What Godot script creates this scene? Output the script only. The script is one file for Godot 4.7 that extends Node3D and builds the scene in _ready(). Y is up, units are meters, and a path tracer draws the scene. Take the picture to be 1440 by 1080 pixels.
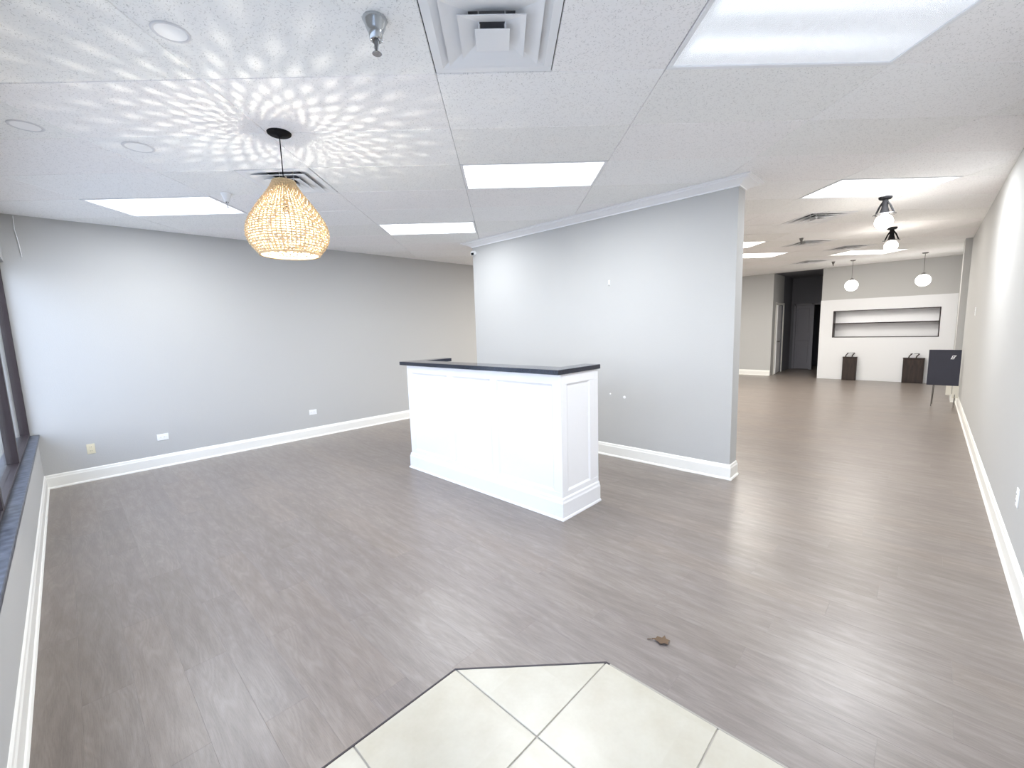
extends Node3D
# An emptied shop: grey walls, wood-look planks, white reception desk. Room axes: -Z runs to the back wall, -X to the left wall.
const H := 2.995
const XL := -7.062
const XR := 0.4765
const ZF := 0.30
const ZB := -14.6
const ZA := -14.5
const TX := -1.5514
const TZ := -1.147
const TS := 0.5211
const R0 := -0.31
const RP := 1.236
const G0 := 1.8675
const GP := 0.635
var rng := RandomNumberGenerator.new()
var M := {}
var taken := {}

# ---------------------------------------------------------------- helpers
func numbered(n: String) -> String:
	var k: int = taken.get(n, 0)
	taken[n] = k + 1
	return n if k == 0 else "%s_%03d" % [n, k]

func thing(called: String, label: String, category: String, at := Vector3.ZERO, group := "") -> Node3D:
	var o := Node3D.new()
	o.name = numbered(called)
	add_child(o, true)
	o.position = at
	tag(o, label, category, group)
	return o

func tag(o: Node, label: String, category: String, group := "") -> void:
	o.set_meta("label", label)
	o.set_meta("category", category)
	if group != "":
		o.set_meta("group", group)

func holder(called: String) -> Node3D:
	var o := Node3D.new()
	o.name = called
	o.set_meta("kind", "structure")
	add_child(o, true)
	return o

func mb(smooth := false) -> SurfaceTool:
	var st := SurfaceTool.new()
	st.begin(Mesh.PRIMITIVE_TRIANGLES)
	st.set_smooth_group(0 if smooth else -1)
	return st

func obj(called: String, st: SurfaceTool, m: Material, parent: Node = null) -> MeshInstance3D:
	st.generate_normals()
	var o := MeshInstance3D.new()
	o.mesh = st.commit()
	o.material_override = m
	if parent == null:
		o.name = numbered(called)
		add_child(o, true)
	else:
		var k := 0
		var n := called
		while parent.has_node(NodePath(n)):
			k += 1
			n = "%s_%03d" % [called, k]
		o.name = n
		parent.add_child(o, true)
	return o

func piece(called: String, k: int, st: SurfaceTool, m: Material, parent: Node) -> MeshInstance3D:
	st.generate_normals()
	var o := MeshInstance3D.new()
	o.mesh = st.commit()
	o.material_override = m
	o.name = called if k == 0 else "%s_%03d" % [called, k]
	parent.add_child(o, true)
	return o

func struct(called: String, st: SurfaceTool, m: Material, parent: Node = null) -> MeshInstance3D:
	var o := obj(called, st, m, parent)
	if parent == null:
		o.set_meta("kind", "structure")
	return o

func v3(st: SurfaceTool, p: Vector3, uv := Vector2.ZERO) -> void:
	st.set_uv(uv)
	st.add_vertex(p)

# a, b, c (, d) run anticlockwise seen from outside
func tri(st: SurfaceTool, a: Vector3, b: Vector3, c: Vector3) -> void:
	v3(st, a); v3(st, c); v3(st, b)

func quad(st: SurfaceTool, a: Vector3, b: Vector3, c: Vector3, d: Vector3) -> void:
	tri(st, a, b, c); tri(st, a, c, d)

func box(st: SurfaceTool, lo: Vector3, hi: Vector3, b := 0.0, t := Transform3D()) -> void:
	var c := (lo + hi) / 2.0
	var h := ((hi - lo) / 2.0).abs()
	b = minf(b, minf(h.x, minf(h.y, h.z)) * 0.9)
	for ax in 3:
		for s in [-1.0, 1.0]:
			var u := Vector3.ZERO
			var v := Vector3.ZERO
			var n := Vector3.ZERO
			n[ax] = s * h[ax]
			u[(ax + 1) % 3] = h[(ax + 1) % 3] - b
			v[(ax + 2) % 3] = h[(ax + 2) % 3] - b
			if s < 0: v = -v
			quad(st, t * (c + n - u - v), t * (c + n + u - v), t * (c + n + u + v), t * (c + n - u + v))
	if b <= 0.0:
		return
	for ax in 3:
		var a1 := (ax + 1) % 3
		var a2 := (ax + 2) % 3
		for s1 in [-1.0, 1.0]:
			for s2 in [-1.0, 1.0]:
				var p := Vector3.ZERO
				var q := Vector3.ZERO
				var l := Vector3.ZERO
				p[a1] = s1 * h[a1]; p[a2] = s2 * (h[a2] - b)
				q[a1] = s1 * (h[a1] - b); q[a2] = s2 * h[a2]
				l[ax] = (h[ax] - b) * s1 * s2
				quad(st, t * (c + p - l), t * (c + q - l), t * (c + q + l), t * (c + p + l))
	for sx in [-1.0, 1.0]:
		for sy in [-1.0, 1.0]:
			for sz in [-1.0, 1.0]:
				var x := t * (c + Vector3(sx * h.x, sy * (h.y - b), sz * (h.z - b)))
				var y := t * (c + Vector3(sx * (h.x - b), sy * h.y, sz * (h.z - b)))
				var z := t * (c + Vector3(sx * (h.x - b), sy * (h.y - b), sz * h.z))
				if sx * sy * sz > 0: tri(st, x, y, z)
				else: tri(st, x, z, y)

func inset(p: PackedVector2Array, d: float) -> PackedVector2Array:
	var out := PackedVector2Array()
	var n := p.size()
	for i in n:
		var e1 := (p[i] - p[(i + n - 1) % n]).normalized()
		var e2 := (p[(i + 1) % n] - p[i]).normalized()
		var n1 := Vector2(-e1.y, e1.x)
		var n2 := Vector2(-e2.y, e2.x)
		var m := (n1 + n2).normalized()
		out.append(p[i] + m * d / maxf(0.3, m.dot(n1)))
	return out

func ccw(p: PackedVector2Array) -> PackedVector2Array:
	var q := p.duplicate()
	if Geometry2D.is_polygon_clockwise(q): # in y-down terms; make the signed area positive
		pass
	var a := 0.0
	for i in q.size():
		a += q[i].cross(q[(i + 1) % q.size()])
	if a < 0: q.reverse()
	return q

# flat piece over a polygon in (x, z): face at y, chamfered rim, skirt of the given depth away from the face; up = face looks up
func slab(st: SurfaceTool, poly: PackedVector2Array, y: float, depth: float, bev: float, up: bool, uv: Transform2D, back := false) -> void:
	var p := ccw(poly)
	var q := inset(p, bev)
	var s := -1.0 if up else 1.0
	var n := p.size()
	var ids := Geometry2D.triangulate_polygon(q)
	for k in range(0, ids.size(), 3):
		var t := [ids[k], ids[k + 1], ids[k + 2]]
		var cr := (q[t[1]] - q[t[0]]).cross(q[t[2]] - q[t[0]])
		if (cr < 0) != up: t = [t[0], t[2], t[1]]   # x,z seen from above runs the other way round
		for i in [0, 2, 1]:
			v3(st, Vector3(q[t[i]].x, y, q[t[i]].y), uv * q[t[i]])
		if back:
			for i in [0, 1, 2]:
				v3(st, Vector3(q[t[i]].x, y + s * depth, q[t[i]].y), uv * q[t[i]])
	for i in n:
		var j := (i + 1) % n
		var rows := [[q[i], q[j], y, p[i], p[j], y + s * bev]]
		if depth > bev: rows.append([p[i], p[j], y + s * bev, p[i], p[j], y + s * depth])
		for r in rows:
			var a := Vector3(r[0].x, r[2], r[0].y)
			var b := Vector3(r[1].x, r[2], r[1].y)
			var c := Vector3(r[4].x, r[5], r[4].y)
			var d := Vector3(r[3].x, r[5], r[3].y)
			var vs := [a, b, c, a, c, d] if up else [a, c, b, a, d, c]
			var us := [r[0], r[1], r[4], r[0], r[4], r[3]] if up else [r[0], r[4], r[1], r[0], r[3], r[4]]
			for k in 6: v3(st, vs[k], uv * us[k])

func lathe(st: SurfaceTool, prof: Array, n := 24, at := Vector3.ZERO, t := Basis()) -> void:
	for k in prof.size() - 1:
		for i in n:
			var a := TAU * i / n
			var b := TAU * (i + 1) / n
			var p := func(pr: Vector2, g: float) -> Vector3: return at + t * Vector3(pr.x * cos(g), pr.y, pr.x * sin(g))
			var q0: Vector3 = p.call(prof[k], a)
			var q1: Vector3 = p.call(prof[k], b)
			var q2: Vector3 = p.call(prof[k + 1], b)
			var q3: Vector3 = p.call(prof[k + 1], a)
			if prof[k].x < 1e-5: tri(st, q0, q3, q2)
			elif prof[k + 1].x < 1e-5: tri(st, q0, q3, q1)
			else: quad(st, q0, q3, q2, q1)

func tube(st: SurfaceTool, pts: Array, r: float, n := 8, caps := true) -> void:
	var rings := []
	var side := Vector3.ZERO
	for i in pts.size():
		var d: Vector3 = (pts[mini(i + 1, pts.size() - 1)] - pts[maxi(i - 1, 0)]).normalized()
		if side == Vector3.ZERO: side = d.cross(Vector3.UP if absf(d.y) < 0.9 else Vector3.RIGHT).normalized()
		side = (side - d * side.dot(d)).normalized()
		var o := d.cross(side)
		var ring := []
		for k in n: ring.append(pts[i] + (side * cos(TAU * k / n) + o * sin(TAU * k / n)) * r)
		rings.append(ring)
	for i in rings.size() - 1:
		for k in n:
			quad(st, rings[i][k], rings[i][(k + 1) % n], rings[i + 1][(k + 1) % n], rings[i + 1][k])
	if caps:
		for k in range(1, n - 1):
			tri(st, rings[0][0], rings[0][k + 1], rings[0][k])
			tri(st, rings[-1][0], rings[-1][k], rings[-1][k + 1])

# profile (d out from the wall, y) swept along a path in (x, z), mitred; "out" is to the right of the direction of travel seen from above
func moulding(st: SurfaceTool, prof: Array, path: Array, closed := false) -> void:
	var n := path.size()
	var ms := []
	for i in n:
		var e1: Vector2 = (path[i] - path[(i + n - 1) % n]).normalized() if (i > 0 or closed) else Vector2.ZERO
		var e2: Vector2 = (path[(i + 1) % n] - path[i]).normalized() if (i < n - 1 or closed) else Vector2.ZERO
		if e1 == Vector2.ZERO: e1 = e2
		if e2 == Vector2.ZERO: e2 = e1
		var n1 := Vector2(-e1.y, e1.x)
		var n2 := Vector2(-e2.y, e2.x)
		var m := (n1 + n2).normalized()
		ms.append(m / m.dot(n1))
	var at := func(i: int, k: int) -> Vector3:
		var p: Vector2 = path[i] + ms[i] * prof[k].x
		return Vector3(p.x, prof[k].y, p.y)
	for i in (n if closed else n - 1):
		var j := (i + 1) % n
		for k in prof.size() - 1:
			quad(st, at.call(i, k), at.call(j, k), at.call(j, k + 1), at.call(i, k + 1))
	if not closed:
		for e in [0, n - 1]:
			for k in range(1, prof.size() - 1):
				if e == 0: tri(st, at.call(e, 0), at.call(e, k + 1), at.call(e, k))
				else: tri(st, at.call(e, 0), at.call(e, k), at.call(e, k + 1))

func cell(r: float, g: float, y := H) -> Vector3:
	return Vector3((r - g) / sqrt(2.0), y, -(r + g) / sqrt(2.0))

# ---------------------------------------------------------------- materials
func mat(c: Color, rough := 0.8, metal := 0.0, spec := 0.5) -> StandardMaterial3D:
	var m := StandardMaterial3D.new()
	m.albedo_color = c
	m.roughness = rough
	m.metallic = metal
	m.metallic_specular = spec
	m.cull_mode = BaseMaterial3D.CULL_DISABLED
	return m

func glow(c: Color, e: float) -> StandardMaterial3D:
	var m := mat(Color(0.9, 0.9, 0.9), 0.4)
	m.emission_enabled = true
	m.emission = c
	m.emission_energy_multiplier = e
	return m

func noise(seed_: int, freq: float, oct := 4, type := FastNoiseLite.TYPE_SIMPLEX_SMOOTH) -> FastNoiseLite:
	var n := FastNoiseLite.new()
	n.seed = seed_
	n.frequency = freq
	n.noise_type = type
	n.fractal_octaves = oct
	return n

func ntex(seed_: int, freq: float, lo: Color, hi: Color, size := 512, oct := 4) -> NoiseTexture2D:
	var t := NoiseTexture2D.new()
	t.width = size
	t.height = size
	t.seamless = true
	t.noise = noise(seed_, freq, oct)
	var g := Gradient.new()
	g.colors = PackedColorArray([lo, hi])
	t.color_ramp = g
	return t

func triplanar(m: StandardMaterial3D, s: float) -> StandardMaterial3D:
	m.uv1_triplanar = true
	m.uv1_world_triplanar = true
	m.uv1_scale = Vector3.ONE * s
	return m

func wood_image() -> Array:
	# 1024 x 768 px over 1.22 m x 0.72 m: four strips of plank figure, grain along u
	var w := 1024
	var h := 768
	var a := PackedByteArray(); a.resize(w * h * 3)
	var b := PackedByteArray(); b.resize(w * h)
	var big := noise(3, 1.0, 2)
	var fine := noise(8, 1.0, 3)
	var pore := noise(21, 1.0, 1)
	for y in h:
		var strip := y / 192
		var fy := float(y) / h * 0.72
		for x in w:
			var fx := float(x) / w * 1.22
			var warp := big.get_noise_2d(fx * 1.1 + strip * 31.0, fy * 7.0 + strip * 17.0)
			var ring := sin((fy * 9.0 + warp * 2.2) * TAU * 1.6)
			var f := fine.get_noise_2d(fx * 9.0 + strip * 50.0, fy * 210.0)
			var cloud := big.get_noise_2d(fx * 2.6 + 90.0, fy * 16.0 + strip * 9.0)
			var p := pore.get_noise_2d(fx * 26.0, fy * 520.0)
			var v := 0.5 + 0.10 * ring * (0.5 + 0.5 * cloud) + 0.16 * f + 0.20 * cloud
			if p > 0.55: v -= 0.12
			v = clampf(v, 0.0, 1.0)
			var i := (y * w + x)
			a[i * 3] = int(lerpf(108, 154, v))
			a[i * 3 + 1] = int(lerpf(99, 145, v))
			a[i * 3 + 2] = int(lerpf(93, 138, v))
			b[i] = int(clampf(0.5 + 0.35 * f + 0.2 * ring - (0.3 if p > 0.55 else 0.0), 0.0, 1.0) * 255)
	return [Image.create_from_data(w, h, false, Image.FORMAT_RGB8, a), Image.create_from_data(w, h, false, Image.FORMAT_L8, b)]

func fissure_image() -> Array:
	var s := 768
	var a := Image.create(s, s, false, Image.FORMAT_RGB8)
	var b := Image.create(s, s, false, Image.FORMAT_L8)
	a.fill(Color8(250, 250, 250))
	b.fill(Color(0.8, 0.8, 0.8))
	for k in 7000:
		var x := rng.randi_range(0, s - 1)
		var y := rng.randi_range(0, s - 1)
		var l := rng.randi_range(1, 9)
		var dx := rng.randf_range(-1, 1)
		var dy := rng.randf_range(-1, 1)
		var dark := rng.randf_range(0.79, 0.96)
		for q in l + 1:
			var px := posmod(int(x + dx * q), s)
			var py := posmod(int(y + dy * q), s)
			a.set_pixel(px, py, Color(dark, dark, dark))
			b.set_pixel(px, py, Color(0.3, 0.3, 0.3))
			if rng.randf() < 0.7:
				a.set_pixel((px + 1) % s, py, Color(dark, dark, dark))
				b.set_pixel((px + 1) % s, py, Color(0.4, 0.4, 0.4))
	return [a, b]

func granite_image() -> Image:
	var s := 512
	var a := Image.create(s, s, false, Image.FORMAT_RGB8)
	a.fill(Color8(26, 29, 38))
	for k in 26000:
		var v := rng.randf()
		var c := Color8(48, 56, 78) if v < 0.6 else (Color8(14, 15, 20) if v < 0.85 else Color8(88, 98, 122))
		a.fill_rect(Rect2i(rng.randi_range(0, s - 3), rng.randi_range(0, s - 3), rng.randi_range(1, 3), rng.randi_range(1, 3)), c)
	return a

func tile_image() -> Image:
	var s := 512
	var a := Image.create(s, s, false, Image.FORMAT_RGB8)
	var n1 := noise(41, 0.006, 4)
	var n2 := noise(43, 0.05, 2)
	for y in s:
		for x in s:
			var v := 0.5 + 0.5 * n1.get_noise_2d(x, y) + 0.1 * n2.get_noise_2d(x, y)
			a.set_pixel(x, y, Color(0.70, 0.672, 0.605).lerp(Color(0.755, 0.735, 0.68), clampf(v, 0, 1)))
	return a

func tube_image() -> ImageTexture:
	# how brightly a lens with two tubes behind it shines from place to place
	var im := Image.create(256, 64, false, Image.FORMAT_RGB8)
	for y in 64:
		for x in 256:
			var v := float(y) / 63.0
			var u := float(x) / 255.0
			var band := exp(-pow((v - 0.27) / 0.13, 2.0)) + exp(-pow((v - 0.76) / 0.13, 2.0))
			var along := smoothstep(0.0, 0.06, u) * (1.0 - smoothstep(0.72, 1.0, u) * 0.55)
			var e := clampf(0.50 + 0.62 * band * along, 0.0, 1.0)
			im.set_pixel(x, y, Color(e * 0.93, e * 0.97, minf(1.0, e * 1.02)))
	return ImageTexture.create_from_image(im)

func herringbone_image() -> Array:
	# 512 px over 0.24 m: small white mosaic laid in chevrons
	var s := 512
	var a := Image.create(s, s, false, Image.FORMAT_RGB8)
	var b := Image.create(s, s, false, Image.FORMAT_L8)
	for y in s:
		for x in s:
			var u := float(x) / s * 4.0
			var v := float(y) / s * 8.0
			var d := fposmod(v + absf(fposmod(u, 2.0) - 1.0) * 2.0, 1.0)
			var e := fposmod(u, 1.0)
			var joint := d < 0.09 or e < 0.015
			a.set_pixel(x, y, Color8(214, 215, 217) if joint else Color8(232, 233, 235))
			b.set_pixel(x, y, Color(0.2, 0.2, 0.2) if joint else Color(0.8, 0.8, 0.8))
	return [a, b]

func materials() -> void:
	var wall := mat(Color8(188, 188, 187), 0.75, 0, 0.35)
	wall.normal_enabled = true
	var nt := ntex(5, 0.09, Color.BLACK, Color.WHITE, 256, 3)
	nt.as_normal_map = true
	nt.bump_strength = 2.0
	wall.normal_texture = nt
	wall.normal_scale = 0.12
	M.wall = triplanar(wall, 2.5)
	M.hall_grey = mat(Color8(116, 117, 124), 0.8)  # darker grey for the hall walls, its ceiling and the rooms behind
	M.trim = mat(Color8(240, 239, 234), 0.38)
	M.white = mat(Color8(246, 246, 248), 0.32)
	M.metal_white = mat(Color8(238, 239, 241), 0.45)
	M.dark_void = mat(Color8(34, 34, 36), 0.9)
	M.neck = mat(Color8(112, 112, 118), 0.6)
	M.slab = mat(Color8(120, 118, 115), 0.9)
	var wi := wood_image()
	var wt := ImageTexture.create_from_image(wi[0])
	var wb := ImageTexture.create_from_image(wi[1])
	M.planks = []
	for tint in [Color(1.0, 1.0, 1.0), Color(0.975, 0.972, 0.975), Color(1.0, 0.992, 0.985), Color(0.96, 0.957, 0.955), Color(0.985, 0.985, 0.99)]:
		var m := mat(tint, 0.31, 0, 0.5)
		m.albedo_texture = wt
		m.heightmap_enabled = true
		m.heightmap_texture = wb
		m.heightmap_scale = 0.012
		M.planks.append(m)
	var fi := fissure_image()
	var ft := ImageTexture.create_from_image(fi[0])
	var fb := ImageTexture.create_from_image(fi[1])
	M.ctile = []
	for tint in [Color(1, 1, 1), Color(0.985, 0.985, 0.98), Color(0.995, 0.99, 0.99)]:
		var m := mat(tint, 0.95, 0, 0.2)
		m.albedo_texture = ft
		m.heightmap_enabled = true
		m.heightmap_texture = fb
		m.heightmap_scale = 0.1
		M.ctile.append(m)
	var gr := mat(Color.WHITE, 0.12, 0, 0.5)
	gr.albedo_texture = ImageTexture.create_from_image(granite_image())
	M.granite = triplanar(gr, 3.0)
	M.tile = []
	var tt := ImageTexture.create_from_image(tile_image())
	for tint in [Color(1, 1, 1), Color(0.985, 0.98, 0.97)]:
		var m := mat(tint, 0.3, 0, 0.5)
		m.albedo_texture = tt
		M.tile.append(m)
	M.grout = mat(Color8(166, 160, 150), 0.9)
	var hb := herringbone_image()
	var ht := mat(Color.WHITE, 0.25, 0, 0.5)
	ht.albedo_texture = ImageTexture.create_from_image(hb[0])
	M.mosaic = triplanar(ht, 4.0)
	M.bronze = mat(Color8(52, 42, 44), 0.45, 0.3)
	var sl := mat(Color.WHITE, 0.4)
	sl.albedo_texture = ntex(12, 0.02, Color8(52, 56, 66), Color8(104, 108, 118), 256, 5)
	M.slate = triplanar(sl, 2.0)
	var gl := mat(Color(0.92, 0.97, 0.97, 0.06), 0.02)
	gl.transparency = BaseMaterial3D.TRANSPARENCY_ALPHA
	M.glass = gl
	M.black = mat(Color8(20, 19, 21), 0.75, 0, 0.3)
	M.chrome = mat(Color8(190, 194, 198), 0.18, 1.0)
	M.steel = mat(Color8(120, 118, 116), 0.35, 0.9)
	M.strip = mat(Color8(58, 52, 56), 0.5, 0.2)
	var rope := mat(Color8(222, 198, 160), 0.85)
	rope.backlight_enabled = true
	rope.backlight = Color(0.5, 0.45, 0.37)
	M.rope = rope
	M.almond = mat(Color8(226, 218, 192), 0.4)
	M.plate = mat(Color8(240, 241, 243), 0.35)
	var wd := mat(Color.WHITE, 0.5)
	var dn := ntex(31, 0.01, Color8(34, 25, 23), Color8(62, 47, 40), 256, 5)
	wd.albedo_texture = dn
	M.darkwood = triplanar(wd, 1.3)
	M.darkwood.uv1_scale = Vector3(6, 1, 6)
	M.navy = mat(Color8(52, 53, 66), 0.6)
	M.leaf = mat(Color8(98, 78, 58), 0.8)
	M.leaf.cull_mode = BaseMaterial3D.CULL_DISABLED
	M.pave = mat(Color.WHITE, 0.9)
	M.pave.albedo_texture = ntex(61, 0.02, Color8(168, 166, 162), Color8(196, 194, 190), 256, 5)
	triplanar(M.pave, 0.6)
	M.door_dimmed = mat(Color8(142, 142, 152), 0.5)  # end door and casing greyed so their colour carries the dark of the hall
	M.cream = mat(Color8(222, 218, 206), 0.7)

# ---------------------------------------------------------------- the shell
func build_floor() -> void:
	var fl := holder("floor")
	var st := mb()
	box(st, Vector3(XL - 0.2, -0.16, ZB - 4.2), Vector3(XR + 0.2, -0.012, ZF + 0.18))
	obj("subfloor", st, M.slab, fl)
	# the planks run along x; the tiled entrance corner is left out
	var keep_out := PackedVector2Array([Vector2(TX, ZF + 1), Vector2(TX, TZ), Vector2(TX + TS, TZ - TS), Vector2(XR + 1, TZ - TS), Vector2(XR + 1, ZF + 1)])
	var pieces := []
	var pw := 0.18
	var pl := 1.22
	var row := 0
	var z := ZF
	while z > -19.0:
		var z2 := z - pw
		var off := fposmod(row * 0.437 + rng.randf_range(-0.08, 0.08), 1.0) * pl
		var x := XL - off
		while x < XR:
			var lo := maxf(x, XL)
			var hi := minf(x + pl, XR)
			if z2 < ZB:
				lo = maxf(lo, -4.6); hi = minf(hi, -2.1)
			if hi - lo > 0.02:
				var poly := PackedVector2Array([Vector2(lo, z2), Vector2(hi, z2), Vector2(hi, z), Vector2(lo, z)])
				for part in Geometry2D.clip_polygons(poly, keep_out):
					if part.size() > 2:
						var c := Vector2.ZERO
						for q in part: c += q / part.size()
						pieces.append([c.length(), part, x, z2, rng.randi_range(0, 3), rng.randi_range(0, 4), rng.randf() < 0.5])
			x += pl
		z = z2
		row += 1
	pieces.sort_custom(func(a, b): return a[0] < b[0])
	var rest := []
	for k in M.planks.size(): rest.append(mb())
	var used := [0, 0, 0, 0, 0]
	for k in pieces.size():
		var p: Array = pieces[k]
		var s := mb() if k < 300 else rest[p[5]] as SurfaceTool
		var fx := -1.0 if p[6] else 1.0
		var uv := Transform2D(Vector2(fx / pl, 0), Vector2(0, 1.0 / 0.72), Vector2(-fx * p[2] / pl, 0.25 * p[4] - p[3] / 0.72))
		slab(s, p[1], 0.0, 0.006, 0.0006, true, uv)
		if k < 300: piece("plank", k, s, M.planks[p[5]], fl)
		else: used[p[5]] += 1
	for k in rest.size():
		if used[k]:
			var o := obj("far_planks", rest[k], M.planks[k], fl)
			o.set_meta("kind", "stuff")
	# tiles of the entrance corner, half a metre square, one cut off at 45 degrees
	var area := PackedVector2Array([Vector2(TX + 0.003, ZF), Vector2(TX + 0.003, TZ - 0.001), Vector2(TX + TS, TZ - TS + 0.003), Vector2(XR, TZ - TS + 0.003), Vector2(XR, ZF)])
	var bed := mb()
	slab(bed, area, -0.003, 0.01, 0.0005, true, Transform2D())
	obj("grout", bed, M.grout, fl)
	var n := 0
	for i in range(0, 4):
		for j in range(-1, 3):
			var a := Vector2(TX + TS * i, TZ + TS * j)
			var sq := inset(ccw(PackedVector2Array([a, a + Vector2(TS, 0), a + Vector2(TS, TS), a + Vector2(0, TS)])), 0.0028)
			for part in Geometry2D.intersect_polygons(sq, area):
				if part.size() < 3: continue
				var s := mb()
				slab(s, part, 0.001, 0.006, 0.0018, true, Transform2D(Vector2(1.6, 0), Vector2(0, 1.6), Vector2(rng.randf(), rng.randf())))
				piece("floor_tile", n, s, M.tile[n % 2], fl)
				n += 1
	var edge := mb()
	moulding(edge, [Vector2(-0.004, 0.0), Vector2(-0.003, 0.0035), Vector2(0.004, 0.0035), Vector2(0.006, 0.0)], [Vector2(TX, ZF), Vector2(TX, TZ), Vector2(TX + TS, TZ - TS), Vector2(TX + TS + 0.02, TZ - TS)])
	obj("edge_strip", edge, M.strip, fl)
	var edge2 := mb()
	moulding(edge2, [Vector2(-0.004, 0.0), Vector2(-0.003, 0.002), Vector2(0.003, 0.002), Vector2(0.004, 0.0)], [Vector2(TX + TS + 0.02, TZ - TS), Vector2(XR, TZ - TS)])
	obj("edge_strip", edge2, M.grout, fl)

var holes := {}   # cells of the ceiling grid that a fitting fills: "i,j" -> 2 whole, 0 left half, 1 right half

func build_ceiling() -> void:
	var ce := holder("ceiling")
	var st := mb()
	box(st, Vector3(XL - 0.2, H + 0.14, ZB - 4.2), Vector3(XR + 0.2, H + 0.3, ZF + 0.6))
	obj("deck", st, M.slab, ce)
	var room := PackedVector2Array([Vector2(XL - 0.05, ZF + 0.1), Vector2(XL - 0.05, ZB - 0.05), Vector2(XR + 0.05, ZB - 0.05), Vector2(XR + 0.05, ZF + 0.1)])
	var n := 0
	var to2 := func(r: float, g: float) -> Vector2:
		var p := cell(r, g)
		return Vector2(p.x, p.z)
	for i in range(-6, 12):
		for j in range(-5, 22):
			var spans := [[0.0, 1.0]]
			if holes.has("%d,%d" % [i, j]):
				var h: int = holes["%d,%d" % [i, j]]
				if h == 2: continue
				spans = [[0.5, 1.0]] if h == 0 else [[0.0, 0.5]]
			for sp in spans:
				var r1: float = R0 + RP * (i + sp[0])
				var r2: float = R0 + RP * (i + sp[1])
				var g1 := G0 + GP * j
				var g2 := g1 + GP
				var q := inset(ccw(PackedVector2Array([to2.call(r1, g1), to2.call(r2, g1), to2.call(r2, g2), to2.call(r1, g2)])), 0.0013)
				for part in Geometry2D.intersect_polygons(q, room):
					if part.size() < 3: continue
					var s := mb()
					var k := sqrt(0.5) / 1.1
					var o := Vector2(rng.randf(), rng.randf())
					slab(s, part, H + rng.randf_range(0.0, 0.0015), 0.012, 0.003, false, Transform2D(Vector2(k, k), Vector2(-k, k), o))
					piece("ceiling_tile", n, s, M.ctile[n % 3], ce)
					n += 1
	# runners behind the joints
	var tees := mb()
	for i in range(-6, 13):
		var r := R0 + RP * i
		var b := Basis(Vector3(sqrt(0.5), 0, -sqrt(0.5)), Vector3.UP, Vector3(sqrt(0.5), 0, sqrt(0.5)))
		for seg in Geometry2D.intersect_polyline_with_polygon(PackedVector2Array([to2.call(r, -4.0), to2.call(r, 18.0)]), room):
			var m: Vector2 = (seg[0] + seg[-1]) / 2.0
			var l: float = seg[0].distance_to(seg[-1]) / 2.0
			box(tees, Vector3(-0.012, 0.008, -l), Vector3(0.012, 0.03, l), 0, Transform3D(b, Vector3(m.x, H, m.y)))
	obj("grid_runner", tees, M.dark_void, ce)
	# the hall at the back has a plain ceiling
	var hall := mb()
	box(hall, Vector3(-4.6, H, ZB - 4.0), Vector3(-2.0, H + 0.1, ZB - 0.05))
	obj("hall_ceiling", hall, M.hall_grey, ce)

func wallbox(called: String, lo: Vector3, hi: Vector3, m: Material = null) -> MeshInstance3D:
	var st := mb()
	box(st, lo, hi)
	return struct(called, st, M.wall if m == null else m)

const BASE := [Vector2(0.0, 0.0), Vector2(0.028, 0.0), Vector2(0.028, 0.008), Vector2(0.022, 0.019), Vector2(0.016, 0.022), Vector2(0.016, 0.122), Vector2(0.011, 0.134), Vector2(0.009, 0.150), Vector2(0.003, 0.158), Vector2(0.0, 0.16)]

func baseboard(called: String, path: Array, closed := false) -> void:
	var st := mb()
	moulding(st, BASE, path, closed)
	struct(called, st, M.trim)

func build_walls() -> void:
	wallbox("wall_left", Vector3(XL - 0.15, -0.1, ZB - 0.2), Vector3(XL, H + 0.14, ZF + 0.6))
	wallbox("wall_right", Vector3(XR, -0.1, ZB - 0.2), Vector3(XR + 0.15, H + 0.14, ZF + 0.6))
	wallbox("wall_pilaster", Vector3(0.385, 0.0, -11.95), Vector3(XR + 0.01, H + 0.01, -11.5))
	# free-standing partition with crown moulding
	var px1 := -5.285
	var px2 := -1.40
	var pz1 := -4.67
	var pz2 := -4.87
	wallbox("wall_partition", Vector3(px1, 0.0, pz2), Vector3(px2, H, pz1))
	var ring := [Vector2(px1, pz2), Vector2(px1, pz1), Vector2(px2, pz1), Vector2(px2, pz2)]
	baseboard("baseboard_partition", ring, true)
	var cr := mb()
	moulding(cr, [Vector2(0.0, H - 0.074), Vector2(0.014, H - 0.074), Vector2(0.014, H - 0.062), Vector2(0.026, H - 0.056), Vector2(0.046, H - 0.046), Vector2(0.074, H - 0.034), Vector2(0.098, H - 0.027), Vector2(0.104, H - 0.027), Vector2(0.104, H - 0.020), Vector2(0.120, H - 0.014), Vector2(0.134, H - 0.012), Vector2(0.134, H - 0.0005), Vector2(0.0, H - 0.0005)], ring, true)
	struct("trim_crown", cr, M.white)
	baseboard("baseboard_left", [Vector2(-1.56, ZF), Vector2(XL, ZF), Vector2(XL, ZB), Vector2(-3.35, ZB)])
	baseboard("baseboard_right", [Vector2(0.385, -11.5), Vector2(XR, -11.5), Vector2(XR, ZF)])
	# back of the room: left piece, hall opening, accent wall
	wallbox("wall_back", Vector3(XL - 0.1, -0.1, ZB - 0.15), Vector3(-3.46, H + 0.1, ZB))
	build_hall()
	build_accent()
	build_front()

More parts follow.
